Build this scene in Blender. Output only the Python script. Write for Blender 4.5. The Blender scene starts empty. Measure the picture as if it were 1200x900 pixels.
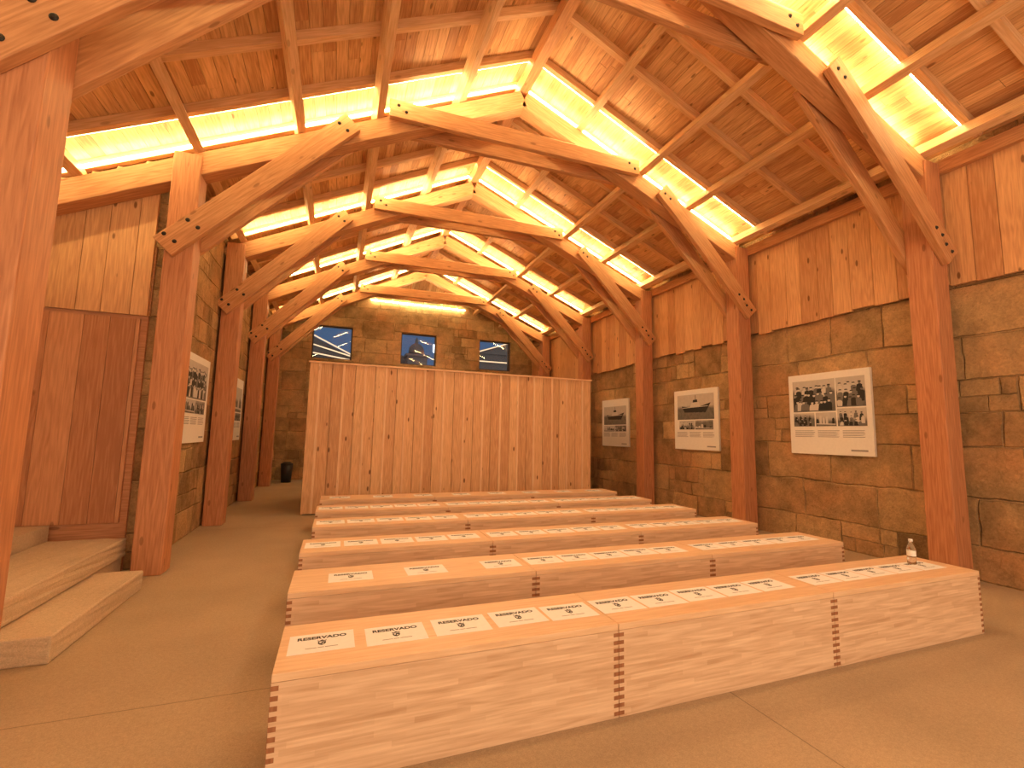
import bpy, math, random
from mathutils import Vector, Matrix
random.seed(7)
scene = bpy.context.scene
COL = scene.collection
try:
    scene.view_settings.view_transform = 'Standard'
    scene.view_settings.look = 'None'
except Exception:
    pass

# ------------------------------------------------------------------ materials
def newmat(name):
    m = bpy.data.materials.new(name); m.use_nodes = True
    nt = m.node_tree; nt.nodes.clear()
    return m, nt
def N(nt, t, **kw):
    n = nt.nodes.new(t)
    for k, v in kw.items():
        setattr(n, k, v)
    return n
def L(nt, a, b): nt.links.new(a, b)
def math_(nt, op, a, b=None, c=None, clamp=False):
    n = N(nt, 'ShaderNodeMath', operation=op); n.use_clamp = clamp
    for i, v in enumerate((a, b, c)):
        if v is None: continue
        if isinstance(v, (int, float)): n.inputs[i].default_value = v
        else: L(nt, v, n.inputs[i])
    return n.outputs[0]
def mixc(nt, fac, a, b, blend='MIX'):
    n = N(nt, 'ShaderNodeMix', data_type='RGBA', blend_type=blend)
    if isinstance(fac, (int, float)): n.inputs[0].default_value = fac
    else: L(nt, fac, n.inputs[0])
    for idx, v in ((6, a), (7, b)):
        if isinstance(v, (tuple, list)): n.inputs[idx].default_value = (*v[:3], 1)
        else: L(nt, v, n.inputs[idx])
    return n.outputs[2]
def finish(nt, col, rough=0.6, bump=None, bstr=0.3, bdist=0.01, spec=0.3):
    b = N(nt, 'ShaderNodeBsdfPrincipled')
    if isinstance(col, (tuple, list)): b.inputs['Base Color'].default_value = (*col[:3], 1)
    else: L(nt, col, b.inputs['Base Color'])
    if isinstance(rough, (int, float)): b.inputs['Roughness'].default_value = rough
    else: L(nt, rough, b.inputs['Roughness'])
    b.inputs['Specular IOR Level'].default_value = spec
    if bump is not None:
        bn = N(nt, 'ShaderNodeBump'); bn.inputs['Strength'].default_value = bstr
        bn.inputs['Distance'].default_value = bdist
        L(nt, bump, bn.inputs['Height']); L(nt, bn.outputs[0], b.inputs['Normal'])
    o = N(nt, 'ShaderNodeOutputMaterial'); L(nt, b.outputs[0], o.inputs[0])
    return b
def noise(nt, vec, scale, detail=4, rough=0.55):
    n = N(nt, 'ShaderNodeTexNoise'); n.inputs['Scale'].default_value = scale
    n.inputs['Detail'].default_value = detail; n.inputs['Roughness'].default_value = rough
    if vec is not None: L(nt, vec, n.inputs['Vector'])
    return n
def vscale(nt, vec, s):
    m = N(nt, 'ShaderNodeMapping'); m.inputs['Scale'].default_value = s
    L(nt, vec, m.inputs['Vector']); return m.outputs[0]

def wood(name, dark, light, knots=0.5, var=0.5, rough=0.55, lam=False):
    m, nt = newmat(name)
    uv = N(nt, 'ShaderNodeTexCoord').outputs['UV']
    n1 = noise(nt, vscale(nt, uv, (1.6, 28, 1)), 2.0, 5, 0.6).outputs['Fac']
    n2 = noise(nt, vscale(nt, uv, (0.45, 5, 1)), 1.6, 2, 0.5).outputs['Fac']
    rings = math_(nt, 'SINE', math_(nt, 'MULTIPLY', n2, 60.0))
    att = N(nt, 'ShaderNodeAttribute'); att.attribute_name = 'rnd'
    t = math_(nt, 'MULTIPLY_ADD', n1, 1.5, -0.35)
    t = math_(nt, 'MULTIPLY_ADD', rings, 0.13, t)
    t = math_(nt, 'ADD', t, math_(nt, 'MULTIPLY_ADD', att.outputs['Fac'], var, -var * 0.5))
    if lam:
        br = N(nt, 'ShaderNodeTexBrick'); br.offset = 0.37; br.offset_frequency = 2; br.squash = 0.7; br.squash_frequency = 3
        L(nt, uv, br.inputs['Vector'])
        br.inputs['Scale'].default_value = 1; br.inputs['Mortar Size'].default_value = 0.0005
        br.inputs['Brick Width'].default_value = 0.38; br.inputs['Row Height'].default_value = 0.027
        br.inputs['Color1'].default_value = (0, 0, 0, 1); br.inputs['Color2'].default_value = (1, 1, 1, 1)
        br.inputs['Mortar'].default_value = (0.3, 0.3, 0.3, 1)
        sep = N(nt, 'ShaderNodeSeparateColor'); L(nt, br.outputs['Color'], sep.inputs[0])
        t = math_(nt, 'ADD', math_(nt, 'MULTIPLY', t, 0.8), math_(nt, 'MULTIPLY', sep.outputs[0], 0.34))
    t = math_(nt, 'MINIMUM', math_(nt, 'MAXIMUM', t, 0.0), 1.0)
    col = mixc(nt, t, dark, light)
    if knots > 0:
        v = N(nt, 'ShaderNodeTexVoronoi'); v.inputs['Scale'].default_value = 1.0
        L(nt, vscale(nt, uv, (2.4, 6.5, 1)), v.inputs['Vector'])
        k = math_(nt, 'SUBTRACT', 1.0, math_(nt, 'DIVIDE', v.outputs['Distance'], 0.13), clamp=True)
        k = math_(nt, 'MULTIPLY', math_(nt, 'MULTIPLY', k, 3.0, clamp=True), knots)
        col = mixc(nt, k, col, (dark[0] * 0.32, dark[1] * 0.25, dark[2] * 0.2))
    finish(nt, col, rough, n1, 0.12, 0.004)
    return m

M_post = wood('timber_red', (0.40, 0.155, 0.07), (0.70, 0.33, 0.16), 0.5, 0.25, 0.5)
M_brace = wood('timber_amber', (0.44, 0.195, 0.08), (0.76, 0.41, 0.20), 0.5, 0.25, 0.5)
M_purlin = wood('timber_pale', (0.60, 0.34, 0.16), (0.88, 0.60, 0.35), 0.35, 0.3, 0.5)
M_sheath = wood('sheathing_pine', (0.48, 0.23, 0.095), (0.88, 0.56, 0.27), 0.7, 0.75, 0.5)
M_clad = wood('cladding_pine', (0.48, 0.225, 0.10), (0.80, 0.46, 0.22), 0.85, 0.6, 0.55)
M_booth = wood('booth_pine', (0.58, 0.30, 0.145), (0.88, 0.56, 0.30), 0.95, 0.6, 0.5)
M_batten = wood('batten_pine', (0.74, 0.45, 0.25), (0.94, 0.68, 0.42), 0.3, 0.3, 0.5)
M_door = wood('door_boards', (0.40, 0.16, 0.07), (0.66, 0.32, 0.16), 0.5, 0.6, 0.5)
M_bench = wood('bench_laminate', (0.52, 0.315, 0.185), (0.86, 0.63, 0.43), 0.0, 0.0, 0.45, lam=True)
M_seat = wood('bench_top_board', (0.68, 0.43, 0.25), (0.88, 0.63, 0.41), 0.0, 0.0, 0.4)
M_endg = wood('end_grain', (0.26, 0.10, 0.045), (0.42, 0.19, 0.09), 0.0, 0.0, 0.6)

def stone(name, axis, c1, c2, bw=1.02, rh=0.46):
    m, nt = newmat(name)
    oc = N(nt, 'ShaderNodeTexCoord').outputs['Object']
    s = N(nt, 'ShaderNodeSeparateXYZ'); L(nt, oc, s.inputs[0])
    h = s.outputs[1] if axis == 'Y' else s.outputs[0]
    z = s.outputs[2]
    nz = noise(nt, oc, 1.1, 2)
    nz2 = noise(nt, oc, 7.0, 3)
    z2 = math_(nt, 'ADD', z, math_(nt, 'MULTIPLY', math_(nt, 'SINE', math_(nt, 'MULTIPLY', z, 3.3)), 0.09))
    z2 = math_(nt, 'ADD', z2, math_(nt, 'MULTIPLY_ADD', nz.outputs['Fac'], 0.06, -0.03))
    z2 = math_(nt, 'ADD', z2, math_(nt, 'MULTIPLY_ADD', nz2.outputs['Fac'], 0.03, -0.015))
    h2 = math_(nt, 'ADD', h, math_(nt, 'MULTIPLY_ADD', noise(nt, oc, 2.2, 3).outputs['Fac'], 0.10, -0.05))
    cx = N(nt, 'ShaderNodeCombineXYZ'); L(nt, h2, cx.inputs[0]); L(nt, z2, cx.inputs[1])
    def brick(w_, h_, off, mort):
        br = N(nt, 'ShaderNodeTexBrick'); br.offset = off; br.squash = 0.68; br.squash_frequency = 3
        L(nt, cx.outputs[0], br.inputs['Vector'])
        br.inputs['Scale'].default_value = 1; br.inputs['Brick Width'].default_value = w_
        br.inputs['Row Height'].default_value = h_; br.inputs['Mortar Size'].default_value = mort
        br.inputs['Mortar Smooth'].default_value = 0.8
        br.inputs['Color1'].default_value = (0, 0, 0, 1); br.inputs['Color2'].default_value = (1, 1, 1, 1)
        br.inputs['Mortar'].default_value = (0.5, 0.5, 0.5, 1)
        sp = N(nt, 'ShaderNodeSeparateColor'); L(nt, br.outputs['Color'], sp.inputs[0])
        return br, sp.outputs[0]
    b1, r1 = brick(bw, rh, 0.42, 0.013)
    b2, r2 = brick(bw * 0.5, rh * 0.5, 0.33, 0.011)
    sel = math_(nt, 'GREATER_THAN', r1, 0.70)
    mort = math_(nt, 'MAXIMUM', b1.outputs['Fac'], math_(nt, 'MULTIPLY', sel, b2.outputs['Fac']))
    rr = math_(nt, 'ADD', math_(nt, 'MULTIPLY', r1, math_(nt, 'SUBTRACT', 1.0, sel)), math_(nt, 'MULTIPLY', sel, r2))
    rr = math_(nt, 'MINIMUM', math_(nt, 'MULTIPLY', rr, 1.25), 1.0)
    big = noise(nt, oc, 2.6, 6, 0.72).outputs['Fac']
    fine = noise(nt, oc, 38.0, 5, 0.75).outputs['Fac']
    hue = noise(nt, oc, 1.3, 3, 0.6).outputs['Fac']
    rr = math_(nt, 'ADD', math_(nt, 'MULTIPLY', rr, 0.95), math_(nt, 'MULTIPLY_ADD', big, 1.5, -0.70), clamp=True)
    base = mixc(nt, rr, c1, c2)
    base = mixc(nt, math_(nt, 'MULTIPLY_ADD', hue, 3.0, -1.25, clamp=True), base, (c2[0] * 0.85, c2[1] * 0.66, c2[2] * 0.6))
    mcol = mixc(nt, math_(nt, 'MULTIPLY_ADD', noise(nt, oc, 1.7, 2).outputs['Fac'], 2.4, -0.6, clamp=True), (c1[0] * 0.35, c1[1] * 0.33, c1[2] * 0.3), (c2[0] * 1.2, c2[1] * 1.2, c2[2] * 1.25))
    base = mixc(nt, math_(nt, 'MULTIPLY', mort, 0.8), base, mcol)
    v = math_(nt, 'ADD', math_(nt, 'MULTIPLY', big, 1.0), math_(nt, 'MULTIPLY', fine, 1.0))
    v = math_(nt, 'ADD', v, -0.02)
    g = N(nt, 'ShaderNodeCombineColor')
    for i in range(3): L(nt, v, g.inputs[i])
    col = mixc(nt, 1.0, base, g.outputs[0], 'MULTIPLY')
    hgt = math_(nt, 'SUBTRACT', math_(nt, 'MULTIPLY', big, 1.3), math_(nt, 'MULTIPLY', mort, 0.8))
    hgt = math_(nt, 'ADD', hgt, math_(nt, 'MULTIPLY', fine, 0.4))
    finish(nt, col, 0.9, hgt, 1.0, 0.05, 0.15)
    return m
M_stoneR = stone('ashlar_stone', 'Y', (0.29, 0.18, 0.085), (0.62, 0.41, 0.205))
M_stoneX = stone('ashlar_stone_gable', 'X', (0.31, 0.20, 0.10), (0.64, 0.44, 0.23))

def speckle(name, base, seams=False, rough=0.8):
    m, nt = newmat(name)
    oc = N(nt, 'ShaderNodeTexCoord').outputs['Object']
    a = noise(nt, oc, 0.9, 4).outputs['Fac']; f = noise(nt, oc, 150.0, 2, 0.8).outputs['Fac']
    f2 = noise(nt, oc, 42.0, 3, 0.8).outputs['Fac']
    v = math_(nt, 'ADD', math_(nt, 'MULTIPLY_ADD', a, 0.45, 0.2), math_(nt, 'MULTIPLY', f, 0.75))
    v = math_(nt, 'ADD', v, math_(nt, 'MULTIPLY_ADD', f2, 0.5, -0.15))
    if seams:
        s = N(nt, 'ShaderNodeSeparateXYZ'); L(nt, oc, s.inputs[0])
        for ax, off, per in ((0, 2.28, 6.2), (1, 3.17, 5.0)):
            d = math_(nt, 'PINGPONG', math_(nt, 'SUBTRACT', s.outputs[ax], off), per / 2)
            ln = math_(nt, 'LESS_THAN', d, 0.004)
            v = math_(nt, 'MULTIPLY', v, math_(nt, 'MULTIPLY_ADD', ln, -0.4, 1.0))
    g = N(nt, 'ShaderNodeCombineColor')
    for i in range(3): L(nt, v, g.inputs[i])
    col = mixc(nt, 1.0, base, g.outputs[0], 'MULTIPLY')
    finish(nt, col, rough, f2, 0.15, 0.004, 0.25)
    return m
M_floor = speckle('washed_concrete', (0.47, 0.35, 0.225), True, 0.62)
M_step = speckle('step_stone', (0.64, 0.49, 0.33))

def plain(name, col, rough=0.6, metal=0.0):
    m, nt = newmat(name)
    oc = N(nt, 'ShaderNodeTexCoord').outputs['Object']
    n = noise(nt, oc, 30, 3).outputs['Fac']
    c = mixc(nt, n, tuple(x * 0.93 for x in col), tuple(min(1, x * 1.05) for x in col))
    b = finish(nt, c, rough); b.inputs['Metallic'].default_value = metal
    return m
M_steel = plain('dark_steel', (0.05, 0.045, 0.04), 0.4, 0.8)
M_board = plain('panel_white', (0.86, 0.82, 0.75), 0.5)
M_card = plain('card_white', (0.90, 0.88, 0.86), 0.6)
M_ink = plain('ink', (0.03, 0.03, 0.03), 0.6)
M_inkgray = plain('ink_gray', (0.35, 0.32, 0.30), 0.6)
M_mid = plain('print_mid_gray', (0.17, 0.16, 0.15), 0.6)
M_pale = plain('print_pale_gray', (0.62, 0.58, 0.53), 0.6)
M_black = plain('black_plastic', (0.03, 0.028, 0.03), 0.5)
M_capw = plain('cap_white', (0.85, 0.85, 0.85), 0.4)
M_frameblk = plain('window_frame_dark', (0.08, 0.06, 0.05), 0.5)
M_nighttower = plain('night_masonry', (0.035, 0.045, 0.07), 0.9)
M_nighttrim = plain('night_trim', (0.75, 0.75, 0.72), 0.8)

def photo_mat(name, seed, horizon):
    """black-and-white print background: pale sky, darker mottled ground"""
    m, nt = newmat(name)
    oc = N(nt, 'ShaderNodeTexCoord').outputs['Object']
    mp = N(nt, 'ShaderNodeMapping'); mp.inputs['Location'].default_value = (seed * 3.1, seed, seed * 1.7)
    L(nt, oc, mp.inputs['Vector'])
    s = N(nt, 'ShaderNodeSeparateXYZ'); L(nt, oc, s.inputs[0])
    a = noise(nt, mp.outputs[0], 12, 5, 0.7).outputs['Fac']
    b = noise(nt, mp.outputs[0], 5, 2, 0.6).outputs['Fac']
    zz = math_(nt, 'ADD', s.outputs[2], math_(nt, 'MULTIPLY_ADD', b, 0.12, -0.06 - horizon))
    g = math_(nt, 'MULTIPLY_ADD', zz, 14.0, 0.5, clamp=True)
    r = mixc(nt, a, (0.02, 0.02, 0.018), (0.30, 0.28, 0.25))
    sky = mixc(nt, a, (0.42, 0.39, 0.36), (0.66, 0.62, 0.56))
    finish(nt, mixc(nt, g, r, sky), 0.45)
    return m
M_ph = [photo_mat('archive_photo_%d' % i, i + 1, t) for i, t in enumerate((0.08, 0.03, 0.05, 0.0, -0.03))]

def emis(name, col, s):
    m, nt = newmat(name)
    e = N(nt, 'ShaderNodeEmission'); e.inputs[0].default_value = (*col, 1); e.inputs[1].default_value = s
    o = N(nt, 'ShaderNodeOutputMaterial'); L(nt, e.outputs[0], o.inputs[0]); return m
M_led = emis('led_emission', (1.0, 0.83, 0.38), 62.0)
M_street = emis('street_lamp_emission', (0.8, 0.9, 1.0), 6.0)
M_glass, nt = newmat('window_glass')
fr = N(nt, 'ShaderNodeFresnel'); fr.inputs[0].default_value = 1.45
tr = N(nt, 'ShaderNodeBsdfTransparent'); gl = N(nt, 'ShaderNodeBsdfGlossy'); gl.inputs['Roughness'].default_value = 0.02
mx = N(nt, 'ShaderNodeMixShader'); L(nt, fr.outputs[0], mx.inputs[0]); L(nt, tr.outputs[0], mx.inputs[1]); L(nt, gl.outputs[0], mx.inputs[2])
o = N(nt, 'ShaderNodeOutputMaterial'); L(nt, mx.outputs[0], o.inputs[0])
M_pet, nt = newmat('clear_plastic')
b = finish(nt, (0.95, 0.97, 1.0), 0.05); b.inputs['Transmission Weight'].default_value = 1.0; b.inputs['IOR'].default_value = 1.3

# ------------------------------------------------------------------ mesh builder
class MB:
    def __init__(s): s.v = []; s.f = []; s.uv = []; s.r = []; s.mi = []
    def box(s, c, a, la, b, lb, d, ld, mi=0, rnd=None):
        c, a, b, d = Vector(c), Vector(a), Vector(b), Vector(d)
        r = random.random() if rnd is None else rnd
        ou, ov = random.random() * 40, random.random() * 40
        P = {}
        for x in (-1, 1):
            for y in (-1, 1):
                for z in (-1, 1):
                    P[(x, y, z)] = len(s.v); s.v.append(tuple(c + a * (x * la / 2) + b * (y * lb / 2) + d * (z * ld / 2)))
        flip = a.cross(b).dot(d) < 0
        faces = [([(-1, 1, -1), (-1, 1, 1), (1, 1, 1), (1, 1, -1)], 'ad'), ([(-1, -1, -1), (1, -1, -1), (1, -1, 1), (-1, -1, 1)], 'ad'),
                 ([(-1, -1, 1), (1, -1, 1), (1, 1, 1), (-1, 1, 1)], 'ab'), ([(-1, -1, -1), (-1, 1, -1), (1, 1, -1), (1, -1, -1)], 'ab'),
                 ([(1, -1, -1), (1, 1, -1), (1, 1, 1), (1, -1, 1)], 'bd'), ([(-1, -1, -1), (-1, -1, 1), (-1, 1, 1), (-1, 1, -1)], 'bd')]
        for ks, pl in faces:
            if flip: ks = ks[::-1]
            s.f.append(tuple(P[k] for k in ks))
            for k in ks:
                A, B, D = k[0] * la / 2, k[1] * lb / 2, k[2] * ld / 2
                if pl == 'ad': s.uv.append((A + ou, D + ov + 7))
                elif pl == 'ab': s.uv.append((A + ou, B + ov))
                else: s.uv.append((B * 0.3 + ou, D + ov))
            s.r.append(r); s.mi.append(mi)
    def beam(s, p0, p1, side, w, h, mi=0, rnd=None):
        p0, p1 = Vector(p0), Vector(p1); a = (p1 - p0); l = a.length; a.normalize()
        b = Vector(side).normalized(); b = (b - a * b.dot(a)).normalized(); d = a.cross(b)
        s.box((p0 + p1) / 2, a, l, b, w, d, h, mi, rnd)
    def aabb(s, lo, hi, axis='X', mi=0, rnd=None):
        lo, hi = Vector(lo), Vector(hi); c = (lo + hi) / 2; z = hi - lo
        X, Y, Z = Vector((1, 0, 0)), Vector((0, 1, 0)), Vector((0, 0, 1))
        if axis == 'X': s.box(c, X, z.x, Y, z.y, Z, z.z, mi, rnd)
        if axis == 'Y': s.box(c, Y, z.y, Z, z.z, X, z.x, mi, rnd)
        if axis == 'Z': s.box(c, Z, z.z, X, z.x, Y, z.y, mi, rnd)
    def sweep(s, pts, y, w, h, mi=0):
        r = random.random(); ou, ov = random.random() * 40, random.random() * 40
        n = len(pts); rings = []; ll = 0; ls = []
        for i, (x, z) in enumerate(pts):
            p = Vector((x, y, z))
            if i: ll += math.dist(pts[i], pts[i - 1])
            ls.append(ll)
            q0 = pts[max(i - 1, 0)]; q1 = pts[min(i + 1, n - 1)]
            t = Vector((q1[0] - q0[0], 0, q1[1] - q0[1])).normalized(); nn = Vector((-t.z, 0, t.x))
            k = len(s.v)
            for sy, sn in ((-1, -1), (1, -1), (1, 1), (-1, 1)):
                s.v.append(tuple(p + Vector((0, sy * w / 2, 0)) + nn * (sn * h / 2)))
            rings.append(k)
        for i in range(n - 1):
            a, b = rings[i], rings[i + 1]
            for j in range(4):
                j2 = (j + 1) % 4
                s.f.append((a + j, b + j, b + j2, a + j2))
                d = w if j % 2 == 0 else h
                s.uv += [(ls[i] + ou, ov + j), (ls[i + 1] + ou, ov + j), (ls[i + 1] + ou, ov + j + d), (ls[i] + ou, ov + j + d)]
                s.r.append(r); s.mi.append(mi)
        a = rings[0]; s.f.append((a, a + 1, a + 2, a + 3)); s.uv += [(ou, ov)] * 4; s.r.append(r); s.mi.append(mi)
        a = rings[-1]; s.f.append((a + 3, a + 2, a + 1, a)); s.uv += [(ou, ov)] * 4; s.r.append(r); s.mi.append(mi)
    def mesh(s, name, mats):
        me = bpy.data.meshes.new(name); me.from_pydata(s.v, [], s.f)
        ul = me.uv_layers.new(name='UVMap')
        for i, u in enumerate(s.uv): ul.data[i].uv = u
        at = me.attributes.new('rnd', 'FLOAT', 'FACE')
        at.data.foreach_set('value', s.r)
        me.polygons.foreach_set('material_index', s.mi)
        for m in (mats if isinstance(mats, (list, tuple)) else [mats]): me.materials.append(m)
        me.update(); return me
    def obj(s, name, mats, parent=None, loc=(0, 0, 0), bevel=0):
        o = bpy.data.objects.new(name, s.mesh(name, mats)); COL.objects.link(o); o.location = loc
        if parent: o.parent = parent
        if bevel:
            b = o.modifiers.new('bevel', 'BEVEL'); b.width = bevel; b.segments = 2; b.limit_method = 'ANGLE'
        return o
def tag(o, label=None, category=None, group=None, kind=None):
    if label: o['label'] = label
    if category: o['category'] = category
    if group: o['group'] = group
    if kind: o['kind'] = kind
    return o
def empty(name, loc, label, category, group=None):
    e = bpy.data.objects.new(name, None); COL.objects.link(e); e.location = loc; e.empty_display_size = 0.2
    return tag(e, label, category, group)
def copy_thing(root, loc, label=None, rot=None):
    r = root.copy(); COL.objects.link(r); r.location = loc
    if rot is not None: r.rotation_euler = rot
    if label: r['label'] = label
    for ch in root.children:
        c = ch.copy(); COL.objects.link(c); c.parent = r
        for g in ch.children:
            q = g.copy(); COL.objects.link(q); q.parent = c
    return r
def lathe(name, prof, mat, parent=None, loc=(0, 0, 0), seg=24):
    v = []; f = []
    for r, z in prof:
        for i in range(seg):
            t = 2 * math.pi * i / seg; v.append((r * math.cos(t), r * math.sin(t), z))
    for k in range(len(prof) - 1):
        for i in range(seg):
            j = (i + 1) % seg; f.append((k * seg + i, k * seg + j, (k + 1) * seg + j, (k + 1) * seg + i))
    f.append(tuple(range(seg))[::-1]); f.append(tuple((len(prof) - 1) * seg + i for i in range(seg)))
    me = bpy.data.meshes.new(name); me.from_pydata(v, [], f); me.materials.append(mat)
    for p in me.polygons: p.use_smooth = True
    o = bpy.data.objects.new(name, me); COL.objects.link(o); o.location = loc
    if parent: o.parent = parent
    return o

# ------------------------------------------------------------------ dimensions
RX, RZ = 2.3, 6.85
ML, MR = 0.495, 0.42
XL, XR = -1.73, 6.42
WL, WR = -1.90, 6.70
YB = 15.6
YN = -1.2
FY = [3.20, 5.95, 8.60, 11.30, 14.00]
def roof(x): return RZ - ML * (RX - x) if x < RX else RZ - MR * (x - RX)

# ------------------------------------------------------------------ shell
mb = MB(); mb.aabb((-4.6, YN, -0.1), (7.1, YB + 0.5, 0)); tag(mb.obj('floor', M_floor), kind='structure')
mb = MB(); mb.aabb((WR, YN, 0), (7.1, YB, roof(WR) + 0.0)); tag(mb.obj('wall_right', M_stoneR), kind='structure')
mb = MB(); mb.aabb((-2.35, 6.15, 0), (WL, YB, roof(-2.35) - 0.01)); mb.aabb((-2.1, 6.15, roof(-2.35) - 0.01), (WL, YB, roof(-2.1) - 0.0))
tag(mb.obj('wall_left', M_stoneR), kind='structure')
WIN = [(-0.9, 0.3), (1.85, 3.05), (4.6, 5.8)]; WZ0, WZ1 = 3.78, 4.86
mb = MB()
def pier(x0, x1, z0, z1t):
    xs = sorted(set([x0, x1] + ([RX] if x0 < RX < x1 else [])))
    top = [(x, (roof(x) if z1t is None else z1t)) for x in xs]
    poly = [(x0, z0)] + [(x1, z0)] + top[::-1]
    n = len(poly); i0 = len(mb.v)
    mb.v += [(x, YB, z) for x, z in poly] + [(x, YB + 0.4, z) for x, z in poly]
    mb.f.append(tuple(range(i0, i0 + n))); mb.f.append(tuple(range(i0 + 2 * n - 1, i0 + n - 1, -1)))
    for k in range(n):
        mb.f.append((i0 + k, i0 + n + k, i0 + n + (k + 1) % n, i0 + (k + 1) % n))
    cnt = 2 * n + 4 * n
    mb.uv += [(0, 0)] * cnt; mb.r += [0.5] * (n + 2); mb.mi += [0] * (n + 2)
pier(-2.35, 7.1, 0, WZ0)
xs = [-2.35] + [c for w in WIN for c in w] + [7.1]
for k in range(0, len(xs), 2): pier(xs[k], xs[k + 1], WZ0, None)
for x0, x1 in WIN: pier(x0, x1, WZ1, None)
tag(mb.obj('wall_back', M_stoneX), kind='structure')
mb = MB(); mb.aabb((-4.6, YN, 0), (-4.4, 6.15, roof(-4.5))); tag(mb.obj('wall_porch', M_stoneR), kind='structure')

mb = MB(); x = -4.4
while x < -2.04:
    w = random.uniform(0.16, 0.27); x1 = min(x + w, -2.03)
    zt = roof(x) - 0.13
    mb.aabb((x + 0.003, 6.065, 2.72), (x1 - 0.003, 6.10 + random.uniform(0, .006), zt), 'Z'); x = x1
mb.aabb((-4.4, 6.11, 2.73), (-2.02, 6.145, roof(-4.4)), 'X')
tag(mb.obj('wall_boards', M_clad), kind='structure')
mb = MB(); x = -4.4
while x < -2.1:
    w = random.uniform(0.2, 0.3); x1 = min(x + w, -2.09)
    mb.aabb((x + 0.002, 6.08, 0.5), (x1 - 0.002, 6.105, 2.68), 'Z'); x = x1
mb.aabb((-4.4, 6.11, 0.0), (-2.03, 6.145, 2.72), 'X')
tag(mb.obj('door_1', M_door), kind='structure')

def slope_vec(m, left):
    return Vector((-1 if left else 1, 0, -m)).normalized()
for left in (True, False):
    m = ML if left else MR
    dv = slope_vec(m, left); nv = Vector((-dv.z, 0, dv.x))
    if nv.z < 0: nv = -nv
    Ltot = (6.9 if left else 4.75) * math.sqrt(1 + m * m)
    mb = MB(); s = 0.0
    while s < Ltot:
        w = 0.135
        y = YN + random.uniform(-1.5, 0)
        while y < YB + 0.3:
            l = random.uniform(1.9, 2.9)
            y0, y1 = max(y, YN), min(y + l, YB + 0.3)
            if y1 > y0:
                c = Vector((RX, (y0 + y1) / 2, RZ)) + dv * (s + w / 2) + nv * (0.012 + random.uniform(0, .002))
                mb.box(c, (0, 1, 0), y1 - y0 - 0.003, dv, w - 0.004, nv, 0.024)
            y += l
        s += w
    c = Vector((RX, (YN + YB + .3) / 2, RZ)) + dv * (Ltot / 2) + nv * 0.045
    mb.box(c, (0, 1, 0), YB + .3 - YN, dv, Ltot, nv, 0.04)
    tag(mb.obj('ceiling', M_sheath), kind='structure')

# ------------------------------------------------------------------ rafters, purlins, led strips
RAFT, PUR = 0.10, 0.15
ry = []
for f in [0.6] + FY:
    ry += [f - 0.5, f + 0.12, f + 0.80, f + 1.47]
ry = [y for y in ry if y < YB - 0.1]
def slope_beam(name, mat, left, y, s0, s1, off, w, h, grp, label, cat):
    m = ML if left else MR
    dv = slope_vec(m, left); nv = Vector((0, 1, 0)).cross(dv)
    if nv.z > 0: nv = -nv
    mb = MB()
    p0 = dv * s0; p1 = dv * s1
    mb.beam(p0, p1, (0, 1, 0), w, h)
    o = mb.obj(name, mat, loc=Vector((RX, y, RZ)) + nv * (off + h / 2))
    return tag(o, label, cat, grp)
for y in ry:
    slope_beam('rafter', M_purlin, True, y, 0.05, (7.2 if y < 6.1 else 4.68), 0.001, 0.075, RAFT, 'roof rafters', 'pale pine rafter under boarded roof slope', 'rafter')
    slope_beam('rafter', M_purlin, False, y, 0.05, 4.68, 0.001, 0.075, RAFT, 'roof rafters', 'pale pine rafter under boarded roof slope', 'rafter')
for x in (-3.85, -2.8, -1.75, -0.72, 0.185, 1.27, 3.33, 4.45, 5.40, 6.42):
    left = x < RX; m = ML if left else MR
    dv = slope_vec(m, left); nv = Vector((0, 1, 0)).cross(dv)
    if nv.z > 0: nv = -nv
    yend = 6.05 if x < -2 else (14.25 if 1 < x < 3.5 else YB)
    c = Vector((x, 0, roof(x))) + nv * (RAFT + PUR / 2 + 0.003)
    mb = MB(); mb.box((0, 0, 0), (0, 1, 0), yend - YN, dv, 0.10, nv, PUR)
    tag(mb.obj('purlin', M_purlin, loc=(c.x, (yend + YN) / 2, c.z), bevel=0.004), 'long light pine purlin running over the timber frames', 'purlin', 'roof purlins')
mb = MB(); mb.aabb((-0.07, YN, -0.1), (0.07, YB - 1.6, 0.1), 'Y')
tag(mb.obj('ridge_beam', M_brace, loc=(RX, 0, RZ - 0.22)), 'ridge beam along the top of the roof', 'beam')
for f in FY:
    for left in (True, False):
        for yy in (f - 0.5 + 0.052, f + 0.12 - 0.052):
            slope_beam('led_strip', M_led, left, yy, 0.12, (6.3 if (left and f < 6) else 4.45), 0.066, 0.014, 0.022, 'ceiling light strips', 'glowing warm yellow strip light beside a rafter', 'strip light')

# ------------------------------------------------------------------ timber frame
def arc(p0, p1, bulge, n=10):
    p0, p1 = Vector((p0[0], p0[1])), Vector((p1[0], p1[1])); d = p1 - p0
    nn = Vector((-d.y, d.x)).normalized()
    if nn.y < 0: nn = -nn
    out = []
    for i in range(n + 1):
        t = i / n; p = p0 + d * t + nn * (bulge * 4 * t * (1 - t)); out.append((p.x, p.y))
    return out
T = 0.25
frame = empty('timber_frame', (RX, FY[0], 0), 'bolted reddish timber portal frame with diagonal braces', 'timber frame', 'roof timber frames')
def fx(x): return x - RX
mb = MB(); mb.beam((fx(XL), 0, 0), (fx(XL), 0, 4.56), (1, 0, 0), 0.27, 0.27); mb.obj('post', M_post, frame, bevel=0.012)
mb = MB(); mb.beam((fx(XR), 0, 0), (fx(XR), 0, 4.82), (1, 0, 0), 0.27, 0.27); mb.obj('post', M_post, frame, bevel=0.012)
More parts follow.
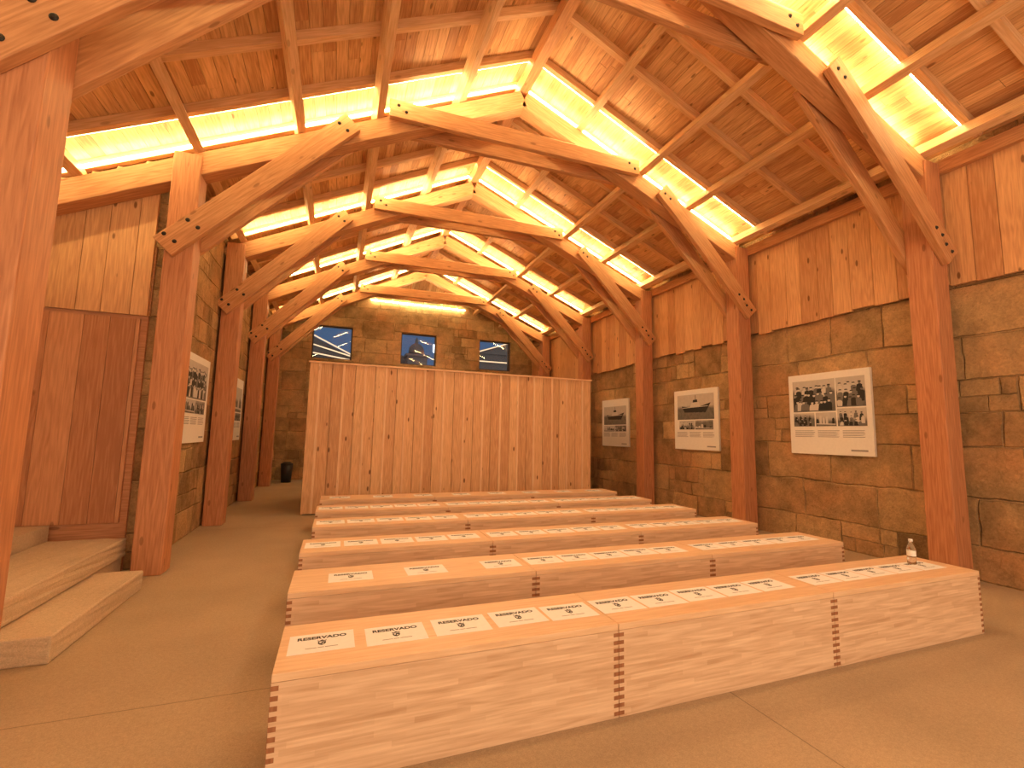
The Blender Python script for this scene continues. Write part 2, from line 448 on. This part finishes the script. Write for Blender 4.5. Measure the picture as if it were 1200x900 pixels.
OFF = RAFT + PUR + 0.02 + 0.13
def pc(x):
    m = ML if x < RX else MR
    return roof(x) - OFF * math.sqrt(1 + m * m)
mb = MB(); mb.beam((fx(-4.35), 0, pc(-4.35)), (fx(RX) - 0.002, 0, pc(RX)), (0, 1, 0), T - 0.03, 0.25); PL = mb.obj('principal_rafter', M_brace, frame, bevel=0.01)
mb = MB(); mb.beam((fx(XR + 0.1), 0, pc(XR + 0.1)), (0.002, 0, roof(RX) - OFF * math.sqrt(1 + MR * MR)), (0, 1, 0), T - 0.03, 0.25); mb.obj('principal_rafter', M_brace, frame, bevel=0.01)
for sy in (-1, 1):
    yy = sy * (0.135 + 0.042)
    mb = MB(); mb.beam((fx(-1.86), yy, 3.42), (fx(-0.03), yy, 5.35), (0, 1, 0), 0.078, 0.25); mb.obj('diagonal_brace', M_brace, frame, bevel=0.006)
    mb = MB(); mb.sweep([(fx(x), z) for x, z in arc((6.52, 3.62), (4.68, 5.48), 0.035)], yy, 0.078, 0.25); mb.obj('diagonal_brace', M_brace, frame, bevel=0.006)
    mb = MB(); mb.beam((fx(0.40), yy, 5.67), (fx(4.24), yy, 5.74), (0, 1, 0), 0.078, 0.24); mb.obj('collar_beam', M_brace, frame, bevel=0.006)
bolt0 = lathe('bolt', [(0.022, 0), (0.022, 0.004), (0.013, 0.005), (0.013, 0.014), (0.010, 0.016)], M_steel, frame, seg=12)
bolt0.rotation_euler = (math.pi / 2, 0, 0)
bp = []
for (cx, cz) in ((-1.80, 3.52), (-0.14, 5.24), (0.56, 5.68), (4.10, 5.73), (4.78, 5.37), (6.44, 3.72), (-1.6, 3.71), (6.28, 3.89)):
    for dx, dz in ((-.05, .04), (.05, -.03)): bp.append((cx + dx, cz + dz))
first = True
for x, z in bp:
    o = bolt0 if first else bolt0.copy()
    if not first: COL.objects.link(o)
    first = False
    o.location = (fx(x), -0.216, z)
frames = [frame]
for f in FY[1:]:
    frames.append(copy_thing(frame, (RX, f, 0)))
mb = MB(); mb.beam((fx(-1.88), 0, pc(-1.88)), (fx(RX) - 0.002, 0, pc(RX)), (0, 1, 0), T - 0.03, 0.25)
short = mb.mesh('principal_rafter_short', M_brace)
for fr_ in frames[2:]:
    for c in fr_.children:
        if c.data == PL.data: c.data = short

# half hip at the far end
mb = MB()
for i in range(12):
    x0 = 0.75 + i * (3.6 / 12); x1 = x0 + 3.6 / 12
    xm = (x0 + x1) / 2; t = 1 - abs(xm - RX) / 1.75
    top = Vector((xm, YB - 1.35 * max(t, 0.05), 6.05 + 0.55 * max(t, 0.05))); bot = Vector((xm, YB - 0.02, 6.0))
    mb.beam(bot, top, (1, 0, 0), 0.29, 0.02)
tag(mb.obj('ceiling_hip', M_sheath), kind='structure')
for i in range(6):
    xm = 0.95 + i * 0.55; t = 1 - abs(xm - RX) / 1.75
    mb = MB(); mb.beam((0, 0, 0), (0, -1.35 * t + 0.05, 0.55 * t), (1, 0, 0), 0.07, 0.09)
    tag(mb.obj('hip_rafter', M_purlin, loc=(xm, YB - 0.06, 5.92)), 'short pine rafter of the half-hipped roof end', 'rafter', 'hip rafters')
mb = MB(); mb.aabb((-1.6, -0.01, -0.012), (1.6, 0.01, 0.012)); tag(mb.obj('led_strip', M_led, loc=(2.4, YB - 0.06, 5.84)), 'glowing strip light above the gable stonework', 'strip light', 'ceiling light strips')

mb = MB(); mb.aabb((-0.06, YN, -0.08), (0.06, YB, 0.08), 'Y'); tag(mb.obj('wall_plate', M_brace, loc=(6.62, 0, 4.78)), 'long pine wall plate along the top of the wall', 'beam')
mb = MB(); y = YN
while y < YB - 0.02:
    w = random.uniform(0.19, 0.30); y1 = min(y + w, YB - 0.01)
    mb.aabb((6.63, y + 0.003, 3.36 - 0.012 * y + random.uniform(-.03, .03)), (6.665 + random.uniform(0, .01), y1 - 0.003, 4.70), 'Z'); y = y1
mb.aabb((6.68, YN, 3.4), (6.70, YB, 4.9), 'Y')
tag(mb.obj('wall_cladding', M_clad), kind='structure')

def rough_block(name, lo, hi, label, amp=0.012):
    import bmesh
    bm = bmesh.new(); bmesh.ops.create_cube(bm, size=1)
    lo, hi = Vector(lo), Vector(hi)
    for v in bm.verts:
        v.co = Vector([(v.co[i] * (hi[i] - lo[i])) for i in range(3)]) + Vector((0, 0, (hi.z - lo.z) / 2))
    bmesh.ops.subdivide_edges(bm, edges=bm.edges[:], cuts=6, use_grid_fill=True)
    for v in bm.verts:
        if v.co.z > 0.01: v.co += Vector([random.uniform(-amp, amp) * 0.5 for _ in range(3)])
    me = bpy.data.meshes.new(name); bm.to_mesh(me); bm.free(); me.materials.append(M_step)
    o = bpy.data.objects.new(name, me); COL.objects.link(o); o.location = ((lo.x + hi.x) / 2, (lo.y + hi.y) / 2, lo.z)
    bv = o.modifiers.new('b', 'BEVEL'); bv.width = 0.012; bv.segments = 2; bv.limit_method = 'ANGLE'; bv.angle_limit = 0.9
    return tag(o, label, 'stone step', 'stone steps')
rough_block('stone_step', (-2.3, 3.9, 0), (-1.62, 5.4, 0.17), 'low loose stone step block on the floor', 0.006)
rough_block('stone_step', (-2.62, 4.0, 0.178), (-1.97, 6.0, 0.36), 'worn stone step leading to the boarded door')
mb = MB(); mb.aabb((-4.4, 3.2, 0), (-2.64, 6.06, 0.5)); tag(mb.obj('floor_landing', M_step), kind='structure')
mb = MB(); mb.aabb((-2.62, 5.42, 0), (-2.0, 6.0, 0.17)); mb.aabb((-2.62, 4.0, 0), (-2.32, 5.42, 0.17)); tag(mb.obj('floor_footing', M_step), kind='structure')

# ------------------------------------------------------------------ booth partition
bx0, bx1, by, bh, bd = -0.53, 5.34, 9.12, 2.76, 2.3
booth = empty('wooden_booth', ((bx0 + bx1) / 2, by + bd / 2, 0), 'free-standing pine-boarded booth with vertical boards and battens', 'booth')
hx = (bx1 - bx0) / 2
mb = MB(); x = -hx; seams = []
while x < hx - 0.01:
    w = random.uniform(0.17, 0.22); x1 = min(x + w, hx)
    mb.aabb((x + 0.004, -bd / 2, 0.02), (x1 - 0.004, -bd / 2 + 0.03 + random.uniform(0, .004), bh - 0.02), 'Z'); x = x1; seams.append(x)
mb.obj('front_boards', M_booth, booth)
for k, sx in enumerate(seams[:-1]):
    if k % 2 == 0:
        mb = MB(); mb.aabb((sx - 0.02, -bd / 2 - 0.016, 0.02), (sx + 0.02, -bd / 2 - 0.001, bh - 0.02), 'Z'); mb.obj('batten', M_batten, booth)
mb = MB(); mb.aabb((-hx, -bd / 2 + 0.04, 0), (-hx + 0.03, bd / 2, bh - 0.02), 'Z'); mb.aabb((hx - 0.03, -bd / 2 + 0.04, 0), (hx, bd / 2, bh - 0.02), 'Z')
mb.aabb((-hx + .03, bd / 2 - 0.03, 0), (hx - .03, bd / 2, bh - 0.02), 'Z'); mb.obj('side_boards', M_booth, booth)
mb = MB(); mb.aabb((-hx - 0.02, -bd / 2 - 0.03, bh - 0.02), (hx + 0.02, bd / 2 + 0.02, bh + 0.01), 'X'); mb.obj('top_cap', M_batten, booth)

# ------------------------------------------------------------------ benches
BL, BD, BH = 1.705, 0.51, 0.48
def make_bench():
    e = empty('bench', (0, 0, 0), 'low box bench of laminated pale wood with finger-jointed corners', 'bench', 'rows of box benches')
    hl, hd = BL / 2 - 0.002, BD / 2
    mb = MB(); mb.aabb((-hl, -hd, BH - 0.035), (hl, hd, BH), 'X'); mb.obj('seat', M_seat, e, bevel=0.003)
    mb = MB(); mb.aabb((-hl, -hd, 0), (hl, -hd + 0.03, BH - 0.036), 'X'); mb.obj('front_panel', M_bench, e, bevel=0.002)
    mb = MB(); mb.aabb((-hl, hd - 0.03, 0), (hl, hd, BH - 0.036), 'X'); mb.obj('back_panel', M_bench, e, bevel=0.002)
    for sx in (-1, 1):
        mb = MB(); x0, x1 = (-hl, -hl + 0.03) if sx < 0 else (hl - 0.03, hl)
        mb.aabb((x0, -hd + 0.031, 0), (x1, hd - 0.031, BH - 0.036), 'Y')
        z = 0.012
        while z < BH - 0.06:
            for a, b in ((-hd - 0.0012, -hd + 0.031), (hd - 0.031, hd + 0.0012)):
                ex = 0.0012
                mb.aabb((x0 - (ex if sx < 0 else 0), a, z), (x1 + (ex if sx > 0 else 0), b, z + 0.02), 'Y', mi=1)
            z += 0.04
        mb.obj('side_panel', [M_bench, M_endg], e)
    return e
bench0 = make_bench()
starts = [(-0.20, 2.265), (-0.235, 3.31), (-0.24, 4.33), (-0.19, 5.42), (-0.20, 6.42), (-0.18, 7.46)]
for r, (xs_, yf) in enumerate(starts):
    for k in range(3):
        loc = (xs_ + BL * (k + 0.5), yf + BD / 2, 0)
        if r == 0 and k == 0: bench0.location = loc
        else: copy_thing(bench0, loc, rot=(0, 0, 0))

# reserved cards -------------------------------------------------------------
def text_mesh(body, size, bold=0.0):
    cu = bpy.data.curves.new('t', 'FONT'); cu.body = body; cu.size = size; cu.align_x = 'CENTER'; cu.align_y = 'CENTER'; cu.extrude = 0.0002; cu.offset = bold
    to = bpy.data.objects.new('t', cu); COL.objects.link(to); bpy.context.view_layer.update()
    dg = bpy.context.evaluated_depsgraph_get(); me = bpy.data.meshes.new_from_object(to.evaluated_get(dg))
    bpy.data.objects.remove(to); return me
tm = text_mesh('RESERVADO', 0.041, 0.0016); tm.materials.clear(); tm.materials.append(M_ink)
card = empty('reserved_card', (0, 0, 0), 'white paper seat card printed RESERVADO with a small crest', 'sign', 'reserved seat cards')
mb = MB(); mb.aabb((-0.148, -0.105, 0), (0.148, 0.105, 0.001)); mb.obj('paper', M_card, card)
o = bpy.data.objects.new('lettering', tm); COL.objects.link(o); o.parent = card; o.location = (0, 0.052, 0.0014)
def flat_poly(name, polys, mat, parent, z=0.0014, axis='XY', mis=None, loc=(0, 0, 0)):
    v = []; f = []
    for p in polys:
        i = len(v)
        v += [((x, y, z) if axis == 'XY' else (x, z, y)) for x, y in p]; f.append(tuple(range(i, i + len(p))))
    me = bpy.data.meshes.new(name); me.from_pydata(v, [], f)
    for m_ in (mat if isinstance(mat, list) else [mat]): me.materials.append(m_)
    if mis: me.polygons.foreach_set('material_index', mis)
    o = bpy.data.objects.new(name, me); COL.objects.link(o); o.parent = parent; o.location = loc; return o
shield = [(-.018, .004), (-.018, -.016), (-.012, -.028), (0, -.036), (.012, -.028), (.018, -.016), (.018, .004)]
crown = [(-.018, .008), (-.021, .022), (-.011, .015), (0, .026), (.011, .015), (.021, .022), (.018, .008)]
flat_poly('crest', [shield, crown], M_ink, card)
flat_poly('crest_detail', [[(-.011, -.001), (-.011, -.014), (-.002, -.014), (-.002, -.001)], [(.002, -.014), (.002, -.026), (.010, -.019), (.011, -.014)]], M_card, card, z=0.0018)
bars = [[(x, -.062), (x + w, -.062), (x + w, -.055), (x, -.055)] for x, w in ((-.072, .05), (-.018, .028), (.014, .058))]
flat_poly('caption', bars, M_inkgray, card)
firstc = True
def put_card(x, y):
    global firstc
    loc = (x, y, BH + 0.0005); rz = random.uniform(-0.025, 0.025)
    if firstc: card.location = loc; card.rotation_euler = (0, 0, rz); firstc = False
    else: copy_thing(card, loc, rot=(0, 0, rz))
def rowcards(r, xs__, dy=0.25):
    for x in xs__: put_card(x, starts[r][1] + dy + random.uniform(-.008, .008))
rowcards(0, [-.01, .34, .68, 1.01, 1.325] + [1.655 + .313 * i for i in range(5)] + [3.375 + .313 * i for i in range(5)])
rowcards(1, [.15, .68, 1.27] + [1.64 + .313 * i for i in range(5)] + [3.35 + .313 * i for i in range(5)])
for r in (2, 3, 4):
    rowcards(r, [starts[r][0] + .18 + .325 * i for i in range(5)] + [starts[r][0] + BL + .18 + .325 * i for i in range(5)] + [starts[r][0] + 2 * BL + .18 + .325 * i for i in range(5)])
rowcards(5, [0.1 + .64 * i for i in range(8)])

# water bottle ---------------------------------------------------------------
bt = empty('water_bottle', (4.60, 2.56, BH + 0.001), 'small clear plastic water bottle standing on the bench', 'bottle', None)
lathe('body', [(0.026, 0), (0.031, 0.006), (0.031, 0.05), (0.029, 0.055), (0.031, 0.06), (0.031, 0.12), (0.028, 0.14), (0.014, 0.17), (0.0125, 0.185)], M_pet, bt)
lathe('cap', [(0.015, 0.186), (0.015, 0.203), (0.013, 0.205)], M_capw, bt)
lathe('bottle_label', [(0.0315, 0.068), (0.0316, 0.069), (0.0316, 0.111), (0.0315, 0.112)], M_board, bt)

# ------------------------------------------------------------------ exhibition panels
def ngon(cx, cz, r, n=9, sx=1.0): return [(cx + r * sx * math.cos(2 * math.pi * i / n), cz + r * math.sin(2 * math.pi * i / n)) for i in range(n)]
def figures(kind, w, h, rng):
    P = []; M = []
    def add(p, m): P.append(p); M.append(m)
    W, H = w / 2 * .94, h / 2 * .94
    if kind == 'people':
        n = max(4, int(w / 0.07))
        for row in range(3):
            for i in range(n):
                cx = -W + (i + .5 + (.35 if row % 2 else 0)) * 2 * W / (n + .5) + rng.uniform(-.012, .012)
                s = h * .11
                top = (H * .55 - row * H * .48) + rng.uniform(-.04, .04) * h
                b = max(-H, top - s * rng.uniform(3, 4.2))
                cx = max(-W + s, min(W - s, cx)); ln = rng.uniform(-.4, .4) * s
                add([(cx - s * .95, b), (cx + s * .95, b), (cx + s * .8 + ln, top - s * .7), (cx + s * .3 + ln, top - s * .4), (cx - s * .3 + ln, top - s * .4), (cx - s * .8 + ln, top - s * .7)], rng.choice([0, 0, 0, 1, 1, 2]))
                add(ngon(cx + ln, top, s * .40), rng.choice([2, 2, 1])); add([(cx + ln - s * .5, top + s * .18), (cx + ln + s * .5, top + s * .18), (cx + ln + s * .35, top + s * .5), (cx + ln - s * .35, top + s * .5)], 0)
    elif kind == 'boat':
        add([(-W * .8, H * .1), (-W * .62, -H * .45), (W * .6, -H * .5), (W * .9, H * .3), (W * .3, H * .02), (-W * .3, -H * .02)], 0)
        add([(-W * .3, H * .0), (W * .3, H * .04), (W * .25, H * .4), (-W * .2, H * .36)], 2)
        add([(-W * .12, H * .38), (W * .16, H * .4), (W * .14, H * .62), (-W * .1, H * .6)], 0)
        add([(W * .02, H * .6), (W * .05, H * .6), (W * .05, H), (W * .02, H)], 0)
        add([(-W * .74, -H * .08), (W * .74, 0), (W * .74, H * .05), (-W * .74, -H * .03)], 2)
        for i in range(7):
            x = -W * .8 + i * W * .25; add([(x, -H), (x + W * .04, -H), (x + W * .04, -H * .45), (x, -H * .45)], 1)
    else:
        for i in range(6):
            x = -W + i * W * .33; hh = rng.uniform(.2, 1.2) * H
            add([(x, -H * .7), (x + W * .24, -H * .7), (x + W * .24, -H * .7 + hh), (x + W * .12, -H * .6 + hh * 1.1), (x, -H * .7 + hh)], rng.choice([0, 1, 2]))
        add([(-W, -H * .75), (W, -H * .85), (W, -H * .7), (-W, -H * .6)], 2)
    return P, M
rng = random.Random(3)
def panel(loc, rz, layout, kinds, label):
    e = empty('exhibition_panel', loc, label, 'display panel', 'wall exhibition panels'); e.rotation_euler = (0, 0, rz)
    mb = MB(); mb.aabb((-0.6, -0.012, -0.6), (0.6, 0.03, 0.6), 'X'); mb.obj('board', M_board, e, bevel=0.002)
    for i, (x0, z0, x1, z1) in enumerate(layout):
        p = MB(); w_, h_ = x1 - x0, z1 - z0
        p.aabb((-w_ / 2, -0.001, -h_ / 2), (w_ / 2, 0.001, h_ / 2))
        po = p.obj('photograph', M_ph[(i + len(layout)) % 5], e, loc=((x0 + x1) / 2, -0.0145, (z0 + z1) / 2))
        P, M = figures(kinds[i], w_, h_, rng)
        v = []; f = []
        for q, poly in enumerate(P):
            k = len(v); v += [(x, -0.0016 - q * 0.00006, z) for x, z in poly]; f.append(tuple(range(k, k + len(poly))))
        me = bpy.data.meshes.new('picture'); me.from_pydata(v, [], f)
        for m_ in (M_ink, M_mid, M_pale): me.materials.append(m_)
        me.polygons.foreach_set('material_index', M)
        fo = bpy.data.objects.new('picture', me); COL.objects.link(fo); fo.parent = po
    bars = []
    zz = -0.26
    for row in range(5):
        for c0, c1 in ((-.52, -.2), (-.16, .16), (.2, .5)):
            bars.append([(c0, zz), (c1 - random.uniform(0, .09), zz), (c1, zz + .009), (c0, zz + .009)])
        zz -= 0.022
    flat_poly('caption', bars, M_inkgray, e, z=-0.0135, axis='XZ')
    flat_poly('credit_mark', [[(.3, -.54), (.52, -.54), (.52, -.515), (.3, -.515)]], M_inkgray, e, z=-0.0135, axis='XZ')
    return e
L1 = [(-.53, .03, .12, .5), (.14, .08, .53, .5), (-.53, -.19, -.2, .01), (-.18, -.19, .12, .01), (.14, -.19, .53, .06)]
L2 = [(-.5, .0, .5, .5), (-.45, -.2, -.02, -.02), (0, -.2, .47, -.02)]
L3 = [(-.5, -.05, .5, .42), (-.5, -.22, -.02, -.07), (0, -.22, .5, -.07)]
panel((WR - 0.030, 4.64, 1.90), -math.pi / 2, L1, ['people', 'people', 'people', 'town', 'people'], 'white exhibition panel with five black-and-white photographs on stone wall')
panel((WR - 0.030, 7.30, 1.87), -math.pi / 2, L2, ['boat', 'people', 'town'], 'white exhibition panel with large boat photograph and two smaller ones')
panel((WR - 0.030, 10.15, 1.85), -math.pi / 2, L3, ['boat', 'town', 'people'], 'white exhibition panel with three archive photographs near the booth')
panel((WL + 0.030, 7.50, 1.90), math.pi / 2, L2, ['people', 'town', 'people'], 'white exhibition panel hung between red timber posts')
panel((WL + 0.030, 10.2, 1.88), math.pi / 2, L3, ['town', 'boat', 'people'], 'white exhibition panel hung farther along the stone wall')

# ------------------------------------------------------------------ windows in the gable
for k, (x0, x1) in enumerate(WIN):
    mb = MB(); y0, y1 = YB + 0.12, YB + 0.17
    for lo, hi in (((x0, y0, WZ0), (x0 + .04, y1, WZ1)), ((x1 - .04, y0, WZ0), (x1, y1, WZ1)), ((x0 + .04, y0, WZ0), (x1 - .04, y1, WZ0 + .04)), ((x0 + .04, y0, WZ1 - .04), (x1 - .04, y1, WZ1))):
        mb.aabb(lo, hi)
    mb.aabb((x0 + .04, y0 + .02, WZ0 + .04), (x1 - .04, y0 + .026, WZ1 - .04), mi=1)
    tag(mb.obj('window_%d' % (k + 1), [M_frameblk, M_glass]), kind='structure')
# buildings outside
tw = empty('church_tower', (4.55, 30, 0), 'dark stone tower with domed top seen through the window at night', 'tower')
mb = MB(); mb.aabb((-0.62, -0.62, 0), (0.62, 0.62, 6.35), 'Z'); mb.obj('shaft', M_nighttower, tw)
mb = MB(); mb.aabb((-0.75, -0.75, 6.35), (0.75, 0.75, 6.48), 'X'); mb.obj('cornice', M_nighttower, tw)
lathe('dome', [(0.5, 6.48), (0.5, 6.75), (0.46, 7.0), (0.3, 7.2), (0.12, 7.28), (0.1, 7.5), (0.02, 7.7)], M_nighttower, tw)
def house(loc, w, wall, peak, label, trims):
    e = empty('house', loc, label, 'building', None)
    mb = MB(); mb.aabb((-w / 2, -0.5, 0), (w / 2, 2.5, wall), 'Z'); mb.obj('walls', M_nighttower, e)
    v = [(-w / 2, -.6, wall), (w / 2, -.6, wall), (peak[0], -.6, peak[1]), (-w / 2, 2.6, wall), (w / 2, 2.6, wall), (peak[0], 2.6, peak[1])]
    me = bpy.data.meshes.new('gable_roof'); me.from_pydata(v, [], [(0, 1, 2), (5, 4, 3), (0, 2, 5, 3), (1, 4, 5, 2), (0, 3, 4, 1)]); me.materials.append(M_nighttower)
    o = bpy.data.objects.new('gable_roof', me); COL.objects.link(o); o.parent = e
    for p0, p1 in trims:
        mb = MB(); mb.beam((p0[0], -.68, p0[1]), (p1[0], -.68, p1[1]), (0, 1, 0), .1, .07); mb.obj('roof_trim', M_nighttrim, e)
    return e
house((-1.2, 30, 0), 5.4, 5.6, (-2.2, 7.9), 'dark neighbouring house with pale sloping roof edges at night', [((-2.2, 7.98), (2.7, 5.68)), ((-1.6, 6.9), (2.2, 5.9)), ((-1.2, 6.2), (2.0, 5.75))])
house((3.3, 34, 0), 3.2, 6.6, (0.3, 7.2), 'low dark house beside the tower', [])
house((10.4, 30, 0), 4.6, 6.9, (0.8, 7.9), 'dark building facade outside at night', [((-1.9, 6.95), (.4, 7.75)), ((-2.0, 6.35), (.9, 6.35))])
sl = empty('street_lamp', (5.45, 28, 0), 'lit street lamp outside the window', 'lamp')
lathe('lamp_post', [(0.06, 0), (0.05, 6.4)], M_black, sl, seg=10)
lathe('lamp_head', [(0.1, 6.4), (0.19, 6.5), (0.19, 6.9), (0.06, 7.0)], M_street, sl, seg=12)
bn = empty('waste_bin', (-1.30, 14.9, 0), 'small black waste bin standing by the stone wall', 'bin')
lathe('body', [(0.13, 0), (0.16, 0.5), (0.15, 0.5), (0.12, 0.03)], M_black, bn)
lathe('lid', [(0.165, 0.505), (0.165, 0.53), (0.08, 0.58)], M_black, bn)

# ------------------------------------------------------------------ camera
f = 539.0
a = Vector((-205, 55, f)).normalized(); b_ = Vector((1443, 88, f)).normalized()
up = -(a.cross(b_)).normalized()
if up.y > 0: up = -up
b_ = a.cross(up)
if b_.x < 0: b_ = -b_
R = Matrix(((b_.x, -b_.y, -b_.z), (a.x, -a.y, -a.z), (up.x, -up.y, -up.z)))
cd = bpy.data.cameras.new('camera'); cam = bpy.data.objects.new('camera', cd); COL.objects.link(cam)
cd.sensor_width = 36; cd.lens = f / 1200 * 36; cd.clip_start = 0.05
cam.matrix_world = Matrix.Translation((0, 0, 1.5)) @ R.to_4x4()
scene.camera = cam

# ------------------------------------------------------------------ light
w = bpy.data.worlds.new('world'); scene.world = w; w.use_nodes = True; nt = w.node_tree; nt.nodes.clear()
tc = N(nt, 'ShaderNodeTexCoord'); s = N(nt, 'ShaderNodeSeparateXYZ'); L(nt, tc.outputs['Generated'], s.inputs[0])
fac = math_(nt, 'MULTIPLY_ADD', s.outputs[1], -4.0, 0.5, clamp=True)
colw = mixc(nt, fac, (0.06, 0.115, 0.22), (1.0, 0.68, 0.42))
bg = N(nt, 'ShaderNodeBackground'); L(nt, colw, bg.inputs[0])
L(nt, math_(nt, 'MULTIPLY_ADD', fac, 1.0, 1.0), bg.inputs[1])
ow = N(nt, 'ShaderNodeOutputWorld'); L(nt, bg.outputs[0], ow.inputs[0])
for fy in FY:
    ld = bpy.data.lights.new('fill_spot', 'SPOT'); ld.energy = 100; ld.color = (1.0, 0.69, 0.42); ld.spot_size = math.radians(168); ld.spot_blend = 0.9; ld.shadow_soft_size = 0.15  # added fill spot without a fixture, evens the light along the hall
    lo = bpy.data.objects.new('fill_spot', ld); COL.objects.link(lo); lo.location = (2.3, fy - 0.3, 5.5)
    # added upward fill with no fixture, brightens the boarded ceiling
    la = bpy.data.lights.new('ceiling_fill', 'AREA'); la.shape = 'RECTANGLE'; la.size = 3.6; la.size_y = 0.07; la.energy = 30; la.color = (1.0, 0.70, 0.36)
    lo = bpy.data.objects.new('ceiling_fill', la); COL.objects.link(lo); lo.location = (2.3, fy - 0.28, 5.82); lo.rotation_euler = (math.pi, 0, 0)
